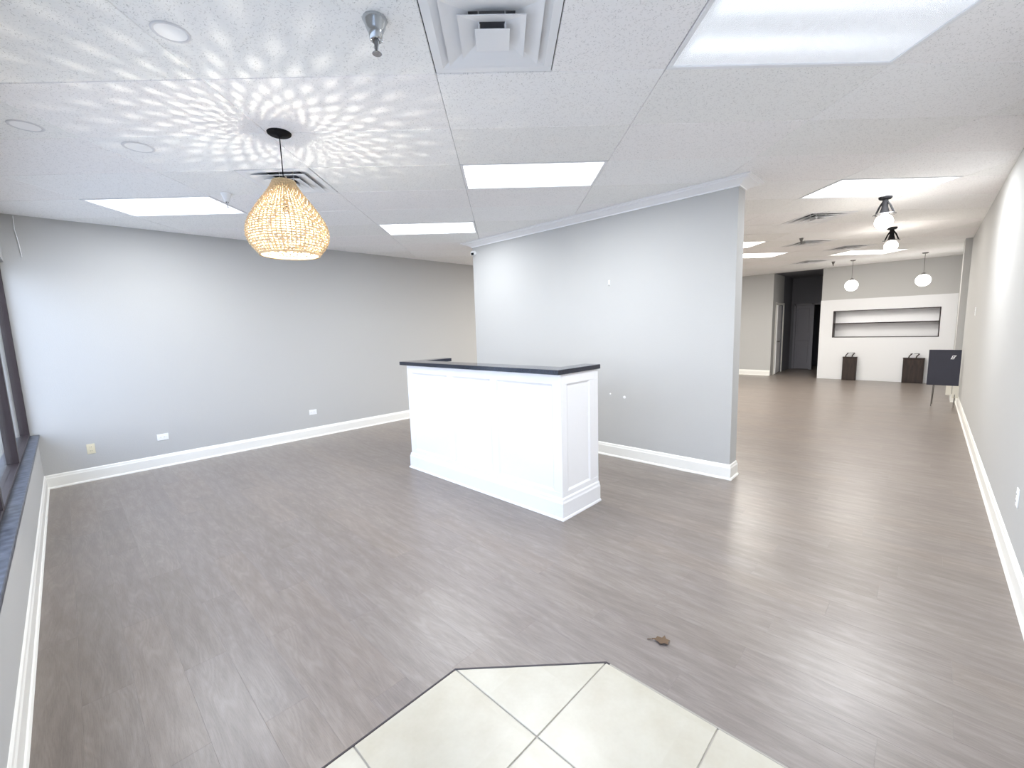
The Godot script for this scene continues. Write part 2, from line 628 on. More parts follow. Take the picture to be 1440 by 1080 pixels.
func build_hall() -> void:
	var zh := -17.0
	var hl := mb()   # left wall of the hall, with a doorway
	box(hl, Vector3(-3.46, -0.1, -14.98), Vector3(-3.34, H + 0.1, ZB + 0.0))
	box(hl, Vector3(-3.46, 2.12, -15.88), Vector3(-3.34, H + 0.1, -14.98))
	struct("wall_hall_left", hl, M.wall)
	wallbox("wall_hall_far", Vector3(-3.46, -0.1, zh - 0.1), Vector3(-3.34, H + 0.1, -15.88), M.hall_grey)
	wallbox("wall_hall_right", Vector3(-2.156, -0.1, zh - 0.1), Vector3(-2.0, H + 0.1, ZA - 0.42), M.hall_grey)
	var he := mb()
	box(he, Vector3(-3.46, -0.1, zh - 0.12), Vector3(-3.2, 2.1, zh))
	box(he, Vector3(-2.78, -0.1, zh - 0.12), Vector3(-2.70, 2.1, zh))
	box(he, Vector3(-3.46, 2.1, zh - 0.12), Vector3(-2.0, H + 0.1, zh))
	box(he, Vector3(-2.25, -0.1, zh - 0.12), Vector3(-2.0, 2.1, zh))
	struct("wall_hall_end", he, M.hall_grey)
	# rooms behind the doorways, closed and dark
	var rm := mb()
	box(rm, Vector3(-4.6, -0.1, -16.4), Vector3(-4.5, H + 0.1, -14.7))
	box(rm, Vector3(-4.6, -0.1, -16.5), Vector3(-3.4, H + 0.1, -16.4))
	struct("wall_side_room", rm, M.hall_grey)
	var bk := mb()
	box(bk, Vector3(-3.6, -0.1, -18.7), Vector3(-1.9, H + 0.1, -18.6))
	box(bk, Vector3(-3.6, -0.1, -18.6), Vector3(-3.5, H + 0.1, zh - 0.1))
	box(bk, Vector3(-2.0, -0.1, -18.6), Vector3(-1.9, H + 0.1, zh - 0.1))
	struct("wall_back_room", bk, M.hall_grey)
	# door in the left wall of the hall: casing and a white leaf standing slightly open
	var d1 := holder("door_1")
	var cs := mb()
	box(cs, Vector3(-3.345, 0, -15.0), Vector3(-3.322, 2.15, -14.93), 0.004)
	box(cs, Vector3(-3.345, 0, -15.95), Vector3(-3.322, 2.15, -15.87), 0.004)
	box(cs, Vector3(-3.345, 2.10, -15.95), Vector3(-3.322, 2.17, -14.93), 0.004)
	obj("casing", cs, M.trim, d1)
	var lf := mb()
	var lt := Transform3D(Basis(Vector3.UP, 0.10), Vector3(-3.40, 0, -15.87))
	box(lf, Vector3(-0.02, 0.012, 0), Vector3(0.02, 2.09, 0.86), 0.003, lt)
	var leaf1 := obj("door_leaf", lf, M.white, d1)
	var kn := mb(true)
	lathe(kn, [Vector2(0.001, 0.075), Vector2(0.018, 0.07), Vector2(0.027, 0.055), Vector2(0.022, 0.04), Vector2(0.012, 0.035), Vector2(0.012, 0.01), Vector2(0.03, 0.006), Vector2(0.03, 0.0)], 14, lt * Vector3(0.02, 1.0, 0.79), Basis(Vector3.BACK, -PI / 2))
	obj("door_knob", kn, M.steel, leaf1)
	var d2 := holder("door_2")
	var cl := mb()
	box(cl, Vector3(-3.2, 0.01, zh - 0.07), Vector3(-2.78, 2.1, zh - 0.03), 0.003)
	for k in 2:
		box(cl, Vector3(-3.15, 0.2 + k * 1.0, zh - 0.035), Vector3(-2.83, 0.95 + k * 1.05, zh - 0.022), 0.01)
	obj("door_leaf", cl, M.door_dimmed, d2)
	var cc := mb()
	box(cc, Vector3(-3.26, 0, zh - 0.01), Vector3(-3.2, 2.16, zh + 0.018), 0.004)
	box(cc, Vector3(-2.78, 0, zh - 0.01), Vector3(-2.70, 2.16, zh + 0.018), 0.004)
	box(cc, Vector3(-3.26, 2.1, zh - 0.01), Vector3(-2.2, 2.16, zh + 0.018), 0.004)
	obj("casing", cc, M.door_dimmed, d2)

func build_accent() -> void:
	var nx1 := -1.868
	var nx2 := 0.19
	var ny1 := 1.13
	var ny2 := 1.832
	var aw := mb()
	box(aw, Vector3(-2.15, -0.1, ZA - 0.42), Vector3(XR + 0.1, ny1, ZA))
	box(aw, Vector3(-2.15, ny2, ZA - 0.42), Vector3(XR + 0.1, H + 0.1, ZA))
	box(aw, Vector3(-2.15, ny1, ZA - 0.42), Vector3(nx1, ny2, ZA))
	box(aw, Vector3(nx2, ny1, ZA - 0.42), Vector3(XR + 0.1, ny2, ZA))
	box(aw, Vector3(nx1, ny1, ZA - 0.42), Vector3(nx2, ny2, ZA - 0.30))
	struct("wall_accent", aw, M.wall)
	var ms := mb()
	var z1 := ZA + 0.012
	box(ms, Vector3(-2.16, 0.0, ZA - 0.01), Vector3(0.462, ny1, z1))
	box(ms, Vector3(-2.16, ny2, ZA - 0.01), Vector3(0.462, 2.13, z1))
	box(ms, Vector3(-2.16, ny1, ZA - 0.01), Vector3(nx1, ny2, z1))
	box(ms, Vector3(nx2, ny1, ZA - 0.01), Vector3(0.462, ny2, z1))
	struct("trim_mosaic", ms, M.mosaic)
	var nc := thing("niche_shelf", "long recessed shelf niche with dark metal edging in the white mosaic wall", "shelf", Vector3(0, 0, 0))
	var nb := mb()
	box(nb, Vector3(nx1 + 0.01, ny1 + 0.01, ZA - 0.30), Vector3(nx2 - 0.01, ny2 - 0.01, ZA - 0.285))
	obj("back_panel", nb, M.white, nc)
	var sh := mb()
	box(sh, Vector3(nx1 + 0.004, 1.485, ZA - 0.285), Vector3(nx2 - 0.004, 1.51, ZA - 0.01), 0.002)
	var brd := obj("shelf_board", sh, M.white, nc)
	var fr := mb()
	for e in [[nx1 - 0.004, nx2 + 0.004, ny2 - 0.012, ny2 + 0.004], [nx1 - 0.004, nx2 + 0.004, ny1 - 0.004, ny1 + 0.006], [nx1 - 0.004, nx1 + 0.014, ny1, ny2], [nx2 - 0.014, nx2 + 0.004, ny1, ny2]]:
		box(fr, Vector3(e[0], e[2], ZA - 0.29), Vector3(e[1], e[3], ZA + 0.016))
	obj("edging", fr, M.bronze, nc)
	var fe := mb()
	box(fe, Vector3(nx1 + 0.004, 1.484, ZA - 0.012), Vector3(nx2 - 0.004, 1.511, ZA - 0.004), 0.001)
	obj("shelf_edge", fe, M.bronze, brd)

func build_front() -> void:
	var zo := ZF + 0.16
	var wf := mb()
	box(wf, Vector3(XL - 0.1, -0.1, ZF), Vector3(-1.56, 0.60, zo))
	box(wf, Vector3(XL - 0.1, 2.50, ZF + 0.02), Vector3(XR + 0.1, H + 0.14, zo))
	box(wf, Vector3(-1.56, -0.1, ZF), Vector3(-1.46, 2.50, zo))
	struct("wall_front", wf, M.wall)
	var si := mb()
	box(si, Vector3(XL, 0.60, ZF - 0.02), Vector3(-1.56, 0.632, zo + 0.03), 0.004)
	struct("trim_sill", si, M.slate)
	var xs := [XL, -5.42, -3.95, -2.5, -1.56]
	for k in 4:
		var w := holder("window_%d" % (k + 1))
		var a: float = xs[k]
		var b: float = xs[k + 1]
		var z1 := ZF + 0.05
		var z2 := ZF + 0.13
		for s in [["mullion", a, a + 0.05, 0.632, 2.50], ["mullion", b - 0.03, b, 0.632, 2.50], ["bottom_rail", a + 0.05, b - 0.03, 0.632, 0.658], ["top_rail", a + 0.05, b - 0.03, 2.44, 2.50]]:
			var f := mb()
			box(f, Vector3(s[1], s[3], z1), Vector3(s[2], s[4], z2), 0.003)
			obj(s[0], f, M.bronze, w)
		var p := mb()
		box(p, Vector3(a + 0.05, 0.658, z1 + 0.035), Vector3(b - 0.03, 2.44, z1 + 0.041))
		obj("pane", p, M.glass, w)
	var d := holder("door_3")
	for e in [[-1.46, -0.5], [-0.48, 0.4765]]:
		var f := mb()
		box(f, Vector3(e[0], 0.02, zo - 0.09), Vector3(e[0] + 0.07, 2.48, zo - 0.045), 0.003)
		box(f, Vector3(e[1] - 0.07, 0.02, zo - 0.09), Vector3(e[1], 2.48, zo - 0.045), 0.003)
		box(f, Vector3(e[0] + 0.07, 0.02, zo - 0.09), Vector3(e[1] - 0.07, 0.22, zo - 0.045), 0.003)
		box(f, Vector3(e[0] + 0.07, 2.38, zo - 0.09), Vector3(e[1] - 0.07, 2.48, zo - 0.045), 0.003)
		obj("door_frame", f, M.bronze, d)
		var p := mb()
		box(p, Vector3(e[0] + 0.07, 0.22, zo - 0.07), Vector3(e[1] - 0.07, 2.38, zo - 0.064))
		obj("pane", p, M.glass, d)
	var gp := mb()
	box(gp, Vector3(-40, -0.3, zo + 0.01), Vector3(40, -0.03, 60))
	struct("ground", gp, M.pave)

# ---------------------------------------------------------------- lights in the ceiling
func frame45(at: Vector3) -> Transform3D:
	# x along the long side of a troffer, z towards the viewer, turned 45 degrees
	return Transform3D(Basis(Vector3(sqrt(0.5), 0, -sqrt(0.5)), Vector3.UP, Vector3(sqrt(0.5), 0, sqrt(0.5))), at)

func troffer(i: int, j: int, label: String, power: float, color: Color, tubes := false) -> void:
	holes["%d,%d" % [i, j]] = 2
	var at := cell(R0 + RP * (i + 0.5), G0 + GP * (j + 0.5))
	var t := thing("ceiling_light", label, "ceiling light", at, "fluorescent panels in the ceiling")
	t.basis = frame45(at).basis
	var hx := RP / 2 - 0.002
	var hz := GP / 2 - 0.002
	var ix := hx - 0.024
	var iz := hz - 0.022
	var fr := mb()
	for e in [[-hx, hx, -hz, -iz], [-hx, hx, iz, hz], [-hx, -ix, -iz, iz], [ix, hx, -iz, iz]]:
		box(fr, Vector3(e[0], -0.004, e[2]), Vector3(e[1], 0.05, e[3]), 0.0015)
	obj("frame", fr, M.metal_white, t)
	var hs := mb()
	box(hs, Vector3(-hx, 0.05, -hz), Vector3(hx, 0.10, hz))
	obj("housing", hs, M.metal_white, t)
	var df := mb()
	for y in [0.006, 0.010]:
		var c4 := [Vector3(-ix, y, -iz), Vector3(ix, y, -iz), Vector3(ix, y, iz), Vector3(-ix, y, iz)]
		for k in [0, 1, 2, 0, 2, 3]:
			v3(df, c4[k], Vector2(c4[k].x / ix * 0.5 + 0.5, c4[k].z / iz * 0.5 + 0.5))
	var gm: StandardMaterial3D
	gm = glow(color, power)
	if tubes:
		gm.emission = Color.BLACK
		gm.emission_texture = tube_image()
		gm.emission_energy_multiplier = 1.25
	obj("lens", df, gm, t)
	var al := AreaLight3D.new()
	al.name = "panel_light"
	al.area_size = Vector2(ix * 2, iz * 2) if not tubes else Vector2(ix * 1.6, 0.11)
	al.light_color = color
	al.light_energy = 0.735 * power * TROFFER * (0.5 if tubes else 1.0)
	al.shadow_enabled = true
	al.area_range = 20.0
	al.rotation = Vector3(-PI / 2, 0, 0)
	al.position = Vector3(0, -0.006, 0) if not tubes else Vector3(-ix * 0.18, -0.006, -iz * 0.46)
	t.add_child(al, true)
	if tubes:
		var al2: AreaLight3D = al.duplicate()
		al2.position.z = iz * 0.52
		t.add_child(al2, true)
	if tubes:
		# ribs of the prismatic lens, and the crack in it
		var rb := mb()
		for k in 150:
			var x := -ix + (k + 0.5) * 2 * ix / 150
			tri(rb, Vector3(x - 0.004, 0.006, -iz), Vector3(x, 0.002, -iz), Vector3(x - 0.004, 0.006, iz)) if false else box(rb, Vector3(x - 0.0022, 0.0035, -iz), Vector3(x + 0.0022, 0.0062, iz))
		obj("lens_ribs", rb, gm, t)

const TROFFER := 1.65

func diffuser(i: int, j: int, half: int, label: String) -> void:
	holes["%d,%d" % [i, j]] = half
	var at := cell(R0 + RP * (i + 0.25 + 0.5 * half), G0 + GP * (j + 0.5))
	var t := thing("air_diffuser", label, "vent", at, "square ceiling air diffusers")
	t.basis = frame45(at).basis
	var o := 0.304
	var st := mb()
	for e in [[-o, o, -o, -0.262], [-o, o, 0.262, o], [-o, -0.262, -0.262, 0.262], [0.262, o, -0.262, 0.262]]:
		box(st, Vector3(e[0], -0.003, e[2]), Vector3(e[1], 0.02, e[3]), 0.001)
	obj("flange", st, M.metal_white, t)
	var bk := mb()
	box(bk, Vector3(-0.29, 0.075, -0.29), Vector3(0.29, 0.09, 0.29))
	for s in [-1.0, 1.0]:
		box(bk, Vector3(minf(s * 0.29, s * 0.264), 0.01, -0.29), Vector3(maxf(s * 0.29, s * 0.264), 0.08, 0.29))
		box(bk, Vector3(-0.29, 0.01, minf(s * 0.29, s * 0.264)), Vector3(0.29, 0.08, maxf(s * 0.29, s * 0.264)))
	obj("neck_box", bk, M.neck, t)
	# nested cones: each a square ring that flares down and out, its lip hanging a little lower than the next outer one
	for c in [[0.262, 0.150, -0.003, 0.042], [0.225, 0.105, -0.014, 0.022], [0.150, 0.060, -0.024, 0.008]]:
		var co := mb()
		var lo: float = c[0]
		var hi: float = c[1]
		for q in 4:
			var b := Basis(Vector3.UP, q * PI / 2)
			quad(co, b * Vector3(-lo, c[2], lo), b * Vector3(-hi, c[3], hi), b * Vector3(hi, c[3], hi), b * Vector3(lo, c[2], lo))
			quad(co, b * Vector3(-lo, c[2], lo), b * Vector3(lo, c[2], lo), b * Vector3(lo, c[2] + 0.004, lo), b * Vector3(-lo, c[2] + 0.004, lo))
			quad(co, b * Vector3(-lo, c[2] + 0.004, lo), b * Vector3(lo, c[2] + 0.004, lo), b * Vector3(hi, c[3] + 0.008, hi), b * Vector3(-hi, c[3] + 0.008, hi))
		obj("cone", co, M.metal_white, t)
	var pl := mb()
	box(pl, Vector3(-0.078, -0.034, -0.078), Vector3(0.078, -0.03, 0.078), 0.0015)
	obj("centre_plate", pl, M.metal_white, t)
	for sx in [-1.0, 1.0]:
		for sz in [-1.0, 1.0]:
			var hg := mb()
			box(hg, Vector3(sx * 0.06 - 0.003, -0.031, sz * 0.06 - 0.003), Vector3(sx * 0.06 + 0.003, 0.078, sz * 0.06 + 0.003))
			obj("hanger", hg, M.metal_white, t)

func sprinkler(r: float, g: float, label: String, m: Material, size: float) -> void:
	var t := thing("fire_sprinkler", label, "sprinkler", cell(r, g), "fire sprinklers in the ceiling")
	t.scale = Vector3.ONE * size
	var e := mb(true)
	lathe(e, [Vector2(0.001, -0.0), Vector2(0.036, -0.0), Vector2(0.037, -0.003), Vector2(0.033, -0.01), Vector2(0.026, -0.03), Vector2(0.021, -0.038), Vector2(0.019, -0.058), Vector2(0.012, -0.060), Vector2(0.001, -0.060)], 24)
	obj("escutcheon", e, m, t)
	var b := mb(true)
	lathe(b, [Vector2(0.010, -0.058), Vector2(0.010, -0.066), Vector2(0.005, -0.070), Vector2(0.0035, -0.088), Vector2(0.001, -0.092)], 12)
	obj("glass_bulb", b, M.steel, t)
	var y := mb()
	for s in [-1.0, 1.0]:
		tube(y, [Vector3(s * 0.010, -0.062, 0), Vector3(s * 0.012, -0.075, 0), Vector3(s * 0.003, -0.094, 0)], 0.0022, 6)
	obj("yoke", y, m, t)
	var d := mb()
	lathe(d, [Vector2(0.001, -0.094), Vector2(0.013, -0.094), Vector2(0.015, -0.0965), Vector2(0.013, -0.098), Vector2(0.001, -0.098)], 16)
	obj("deflector", d, m, t)

func ceiling_disc(r: float, g: float, rad: float, label: String) -> void:
	var t := thing("speaker_grille", label, "speaker", cell(r, g), "round flush ceiling speakers")
	var a := mb(true)
	lathe(a, [Vector2(rad * 0.80, -0.0015), Vector2(rad * 0.82, -0.004), Vector2(rad * 0.96, -0.004), Vector2(rad, -0.0005)], 40)
	obj("rim", a, M.disc_rim, t)
	var b := mb()
	lathe(b, [Vector2(0.001, -0.0022), Vector2(rad * 0.81, -0.0022)], 40)
	obj("grille", b, M.ctile[0], t)

func bulb_light(parent: Node3D, at: Vector3, e: float, c: Color, size: float) -> void:
	var l := OmniLight3D.new()
	l.name = "bulb_light"
	l.light_energy = e
	l.light_color = c
	l.light_size = size
	l.omni_range = 25.0
	l.omni_attenuation = 2.0
	l.shadow_enabled = true
	l.position = at
	parent.add_child(l, true)

func woven_pendant() -> void:
	var at := Vector3(-3.25, 0, -1.18)
	var t := thing("pendant_lamp", "teardrop woven rope pendant lamp on a black cord, lit, over the open floor", "pendant lamp", Vector3(at.x, H, at.z))
	var c := mb(true)
	lathe(c, [Vector2(0.001, -0.024), Vector2(0.012, -0.024), Vector2(0.016, -0.018), Vector2(0.066, -0.014), Vector2(0.074, -0.008), Vector2(0.076, 0.0)], 36)
	obj("canopy", c, M.black, t)
	var cd := mb(true)
	tube(cd, [Vector3(0, -0.02, 0), Vector3(0, -0.30, 0), Vector3(0, -0.465, 0)], 0.0036, 8)
	obj("cord", cd, M.black, t)
	var so := mb(true)
	lathe(so, [Vector2(0.001, -0.455), Vector2(0.014, -0.457), Vector2(0.022, -0.47), Vector2(0.022, -0.53), Vector2(0.001, -0.531)], 20)
	obj("socket", so, M.bronze, t)
	var bu := mb(true)
	lathe(bu, [Vector2(0.013, -0.531), Vector2(0.016, -0.545), Vector2(0.026, -0.565), Vector2(0.031, -0.59), Vector2(0.028, -0.612), Vector2(0.016, -0.628), Vector2(0.001, -0.632)], 20)
	obj("bulb", bu, glow(Color(1.0, 0.96, 0.88), 8.0), t)
	bulb_light(t, Vector3(0, -0.59, 0), PEND, Color(1.0, 0.97, 0.91), 0.006)
	# the shade: rows of rope over upright canes
	var prof := Curve.new()
	var pts := [[0.0, 0.066], [0.06, 0.098], [0.13, 0.150], [0.20, 0.198], [0.27, 0.238], [0.33, 0.254], [0.38, 0.252], [0.43, 0.231], [0.47, 0.200], [0.485, 0.188]]
	var rad := func(s: float) -> float:
		for k in pts.size() - 1:
			if s <= pts[k + 1][0]:
				var f: float = (s - pts[k][0]) / (pts[k + 1][0] - pts[k][0])
				var p0: float = pts[maxi(k - 1, 0)][1]
				var p3: float = pts[mini(k + 2, pts.size() - 1)][1]
				return cubic_interpolate(pts[k][1], pts[k + 1][1], p0, p3, f)
		return pts[-1][1]
	var y0 := -0.315
	var ribs := 56
	var rows := 31
	var sh := mb(true)
	for k in rows:
		var s := 0.483 * (k + 0.3) / rows
		var ring := []
		var n := ribs * 3
		for i in n + 1:
			var a := TAU * i / n
			var w := 0.0065 * cos(a * ribs / 2.0 + PI * (k % 2))
			var rr: float = rad.call(s) + w
			ring.append(Vector3(rr * cos(a), y0 - s + 0.001 * sin(a * ribs), rr * sin(a)))
		tube(sh, ring, 0.0043, 6, false)
	for i in ribs:
		var a := TAU * (i + 0.5) / ribs
		var line := []
		for q in 22:
			var s := 0.485 * q / 21.0
			var rr: float = rad.call(s)
			line.append(Vector3(rr * cos(a), y0 - s, rr * sin(a)))
		tube(sh, line, 0.0042, 6, false)
	var shade := obj("shade", sh, M.rope, t)
	var rm := mb(true)
	for e in [[0.486, 0.187, 0.0085], [0.0, 0.066, 0.008]]:
		var ring := []
		for i in 73:
			ring.append(Vector3(e[1] * cos(TAU * i / 72), y0 - e[0], e[1] * sin(TAU * i / 72)))
		tube(rm, ring, e[2], 8, false)
	for q in 3:
		var a := TAU * q / 3
		tube(rm, [Vector3(0.018 * cos(a), -0.46, 0.018 * sin(a)), Vector3(0.066 * cos(a), y0, 0.066 * sin(a))], 0.003, 6)
	obj("rim_rope", rm, M.rope, shade)
	var cap := mb()  # cap added to stop bulb light escaping through the top of the shade
	lathe(cap, [Vector2(0.001, y0 + 0.006), Vector2(0.068, y0 + 0.002), Vector2(0.069, y0 - 0.006), Vector2(0.001, y0 - 0.004)], 30)
	obj("added_top_cap", cap, M.rope, shade)

const PEND := 0.95
const SPOT := 0.2
const GLOBE := 0.2

func semi_flush(x: float, z: float, label: String) -> void:
	var t := thing("semi_flush_lamp", label, "ceiling lamp", Vector3(x, H, z), "black semi-flush bulb lamps")
	var c := mb(true)
	lathe(c, [Vector2(0.001, -0.03), Vector2(0.05, -0.028), Vector2(0.062, -0.015), Vector2(0.064, 0.0)], 24)
	obj("canopy", c, M.black, t)
	var a := mb()
	for s in [-1.0, 1.0]:
		tube(a, [Vector3(0, -0.02, 0), Vector3(s * 0.05, -0.10, s * 0.03), Vector3(s * 0.085, -0.19, s * 0.05)], 0.010, 8)
	lathe(a, [Vector2(0.026, -0.03), Vector2(0.03, -0.11), Vector2(0.045, -0.17), Vector2(0.05, -0.19), Vector2(0.001, -0.19)], 16)
	obj("arm", a, M.black, t)
	var r := mb(true)
	var ring := []
	for i in 33: ring.append(Vector3(0.1 * cos(TAU * i / 32), -0.195, 0.1 * sin(TAU * i / 32)))
	tube(r, ring, 0.007, 8, false)
	obj("holder_ring", r, M.steel, t)
	var b := mb(true)
	var pr := []
	for i in 17: pr.append(Vector2(maxf(0.001, 0.085 * sin(PI * i / 16)), -0.275 + 0.085 * cos(PI * i / 16)))
	lathe(b, pr, 24)
	obj("bulb", b, glow(Color(1.0, 0.98, 0.95), 12.0), t)
	bulb_light(t, Vector3(0, -0.275, 0), SPOT, Color(1.0, 0.97, 0.93), 0.08)

func globe_pendant(x: float, z: float, label: String) -> void:
	var t := thing("globe_pendant", label, "pendant lamp", Vector3(x, H, z), "glowing globe pendants before the mosaic wall")
	var c := mb(true)
	lathe(c, [Vector2(0.001, -0.025), Vector2(0.04, -0.022), Vector2(0.055, -0.01), Vector2(0.056, 0.0)], 20)
	obj("canopy", c, M.steel, t)
	var cd := mb()
	tube(cd, [Vector3(0, -0.02, 0), Vector3(0, -0.44, 0)], 0.006, 6)
	obj("cord", cd, M.steel, t)
	var cp := mb(true)
	lathe(cp, [Vector2(0.001, -0.42), Vector2(0.03, -0.43), Vector2(0.05, -0.475), Vector2(0.001, -0.48)], 16)
	obj("cap", cp, M.steel, t)
	var b := mb(true)
	var pr := []
	for i in 17: pr.append(Vector2(maxf(0.001, 0.13 * sin(PI * i / 16)), -0.59 + 0.13 * cos(PI * i / 16)))
	lathe(b, pr, 24)
	obj("globe", b, glow(Color(1.0, 0.99, 0.97), 5.0), t)
	bulb_light(t, Vector3(0, -0.59, 0), GLOBE, Color(1.0, 0.98, 0.95), 0.12)

# ---------------------------------------------------------------- things
func build_desk() -> void:
	var x1 := -4.43
	var x2 := -2.150
	var zf := -2.80
	var zb := -3.36
	var top := 1.250
	var t := thing("reception_desk", "white panelled reception desk with a dark speckled stone top, standing alone on the planks", "reception desk", Vector3(-3.29, 0, -3.08))
	var off := -t.position
	var tr := Transform3D(Basis(), off)
	var b := mb()
	box(b, Vector3(x1, 0, zf - 0.06), Vector3(x2, top, zf - 0.014), 0, tr)
	box(b, Vector3(x2 - 0.07, 0, zb), Vector3(x2 - 0.014, top, zf - 0.06), 0, tr)
	box(b, Vector3(x1 + 0.014, 0, zb), Vector3(x1 + 0.07, top, zf - 0.06), 0, tr)
	obj("carcass", b, M.white, t)
	# front: stiles and rails proud of three recessed panels
	var fr := mb()
	var ys := [0.0, 0.235, 1.160, top]
	var bv := 0.002
	box(fr, Vector3(x1, ys[0], zf - 0.016), Vector3(x2, ys[1], zf), bv, tr)
	box(fr, Vector3(x1, ys[2], zf - 0.016), Vector3(x2, ys[3], zf), bv, tr)
	var px := [x1, x1 + 0.09, x1 + 0.76, x1 + 0.85, x1 + 1.43, x1 + 1.52, x2 - 0.09, x2]
	for k in 4:
		box(fr, Vector3(px[k * 2], ys[1], zf - 0.016), Vector3(px[k * 2 + 1], ys[2], zf), bv, tr)
	# right end and left end: one panel each
	for s in [[x2, 1.0], [x1, -1.0]]:
		var xa: float = s[0] - 0.016 * s[1]
		var se: float = s[0] - 0.0006 * s[1]
		var lo := minf(se, xa)
		var hi := maxf(se, xa)
		box(fr, Vector3(lo, ys[0], zb), Vector3(hi, ys[1], zf - 0.0006), bv, tr)
		box(fr, Vector3(lo, ys[2], zb), Vector3(hi, ys[3], zf - 0.0006), bv, tr)
		box(fr, Vector3(lo, ys[1], zb), Vector3(hi, ys[2], zb + 0.135), bv, tr)
		box(fr, Vector3(lo, ys[1], zf - 0.085), Vector3(hi, ys[2], zf - 0.0006), bv, tr)
	obj("frame", fr, M.white, t)
	# sloping bead round each recessed panel
	var bead := func(st: SurfaceTool, a1: float, a2: float, put: Callable) -> void:
		var q := [Vector2(a1, ys[1]), Vector2(a2, ys[1]), Vector2(a2, ys[2]), Vector2(a1, ys[2])]
		for i in 4:
			var p0: Vector2 = q[i]
			var p1: Vector2 = q[(i + 1) % 4]
			var c := Vector2((a1 + a2) / 2, (ys[1] + ys[2]) / 2)
			var sgn := func(p: Vector2, d: float) -> Vector2: return p + Vector2(signf(c.x - p.x), signf(c.y - p.y)) * d
			var i0: Vector2 = sgn.call(p0, 0.016)
			var i1: Vector2 = sgn.call(p1, 0.016)
			quad(st, put.call(p0, 0.001), put.call(p1, 0.001), put.call(i1, 0.0115), put.call(i0, 0.0115))
		quad(st, put.call(sgn4(q[0], q[2]), 0.0115), put.call(sgn4(q[1], q[3]), 0.0115), put.call(sgn4(q[2], q[0]), 0.0115), put.call(sgn4(q[3], q[1]), 0.0115))
	for k in 3:
		var pn := mb()
		bead.call(pn, px[k * 2 + 1], px[k * 2 + 2], func(p: Vector2, d: float) -> Vector3: return tr * Vector3(p.x, p.y, zf - d))
		obj("front_panel", pn, M.white, t)
	var pr := mb()
	bead.call(pr, zb + 0.135, zf - 0.085, func(p: Vector2, d: float) -> Vector3: return tr * Vector3(x2 - d, p.y, p.x))
	obj("end_panel", pr, M.white, t)
	var p2 := mb()
	bead.call(p2, zb + 0.135, zf - 0.085, func(p: Vector2, d: float) -> Vector3: return tr * Vector3(x1 + d, p.y, p.x))
	obj("end_panel", p2, M.white, t)
	var bs := mb()
	moulding(bs, [Vector2(0, 0), Vector2(0.030, 0), Vector2(0.030, 0.008), Vector2(0.024, 0.018), Vector2(0.018, 0.021), Vector2(0.018, 0.145), Vector2(0.012, 0.160), Vector2(0.010, 0.178), Vector2(0.003, 0.188), Vector2(0, 0.19)],
		[Vector2(x1, zb), Vector2(x1, zf), Vector2(x2, zf), Vector2(x2, zb)].map(func(p: Vector2) -> Vector2: return p + Vector2(off.x, off.z)))
	obj("base_moulding", bs, M.white, t)
	var ct := mb()
	var u := PackedVector2Array()
	for p in [Vector2(-4.50, -2.75), Vector2(-2.133, -2.75), Vector2(-2.133, -3.372), Vector2(-2.30, -3.372), Vector2(-2.30, -3.0), Vector2(-4.315, -3.0), Vector2(-4.355, -3.415), Vector2(-4.50, -3.415)]:
		u.append(p + Vector2(off.x, off.z))
	slab(ct, u, 1.290, 0.040, 0.003, true, Transform2D(), true)
	obj("countertop", ct, M.granite, t)

func sgn4(p: Vector2, far: Vector2) -> Vector2:
	return p + Vector2(signf(far.x - p.x), signf(far.y - p.y)) * 0.016

func outlet(at: Vector3, w: float, h: float, m: Material, label: String, kind: String, group: String, side := 1.0, sockets := 2) -> void:
	# a plate on a wall that faces +x (side 1) or -x (side -1)
	var t := thing(kind, label, "outlet" if kind == "wall_outlet" else "switch", at, group)
	var p := mb()
	box(p, Vector3(minf(0, side * 0.006), -h / 2, -w / 2), Vector3(maxf(0, side * 0.006), h / 2, w / 2), 0.002)
	obj("plate", p, m, t)
	var tall := h > w
	for k in sockets:
		var d := (k - (sockets - 1) / 2.0) * 0.045
		var c := Vector3(side * 0.0065, d if tall else 0.0, 0.0 if tall else d)
		var s := mb()
		box(s, c - Vector3(0.0025, 0.016, 0.016), c + Vector3(0.0025, 0.016, 0.016), 0.001)
		var sk := obj("socket" if kind == "wall_outlet" else "rocker", s, m, t)
		var g := mb()
		for e in [-0.006, 0.006]:
			box(g, c + Vector3(side * 0.0022, -0.005, e - 0.001), c + Vector3(side * 0.003, 0.005, e + 0.001))
		obj("slot", g, M.black, sk)

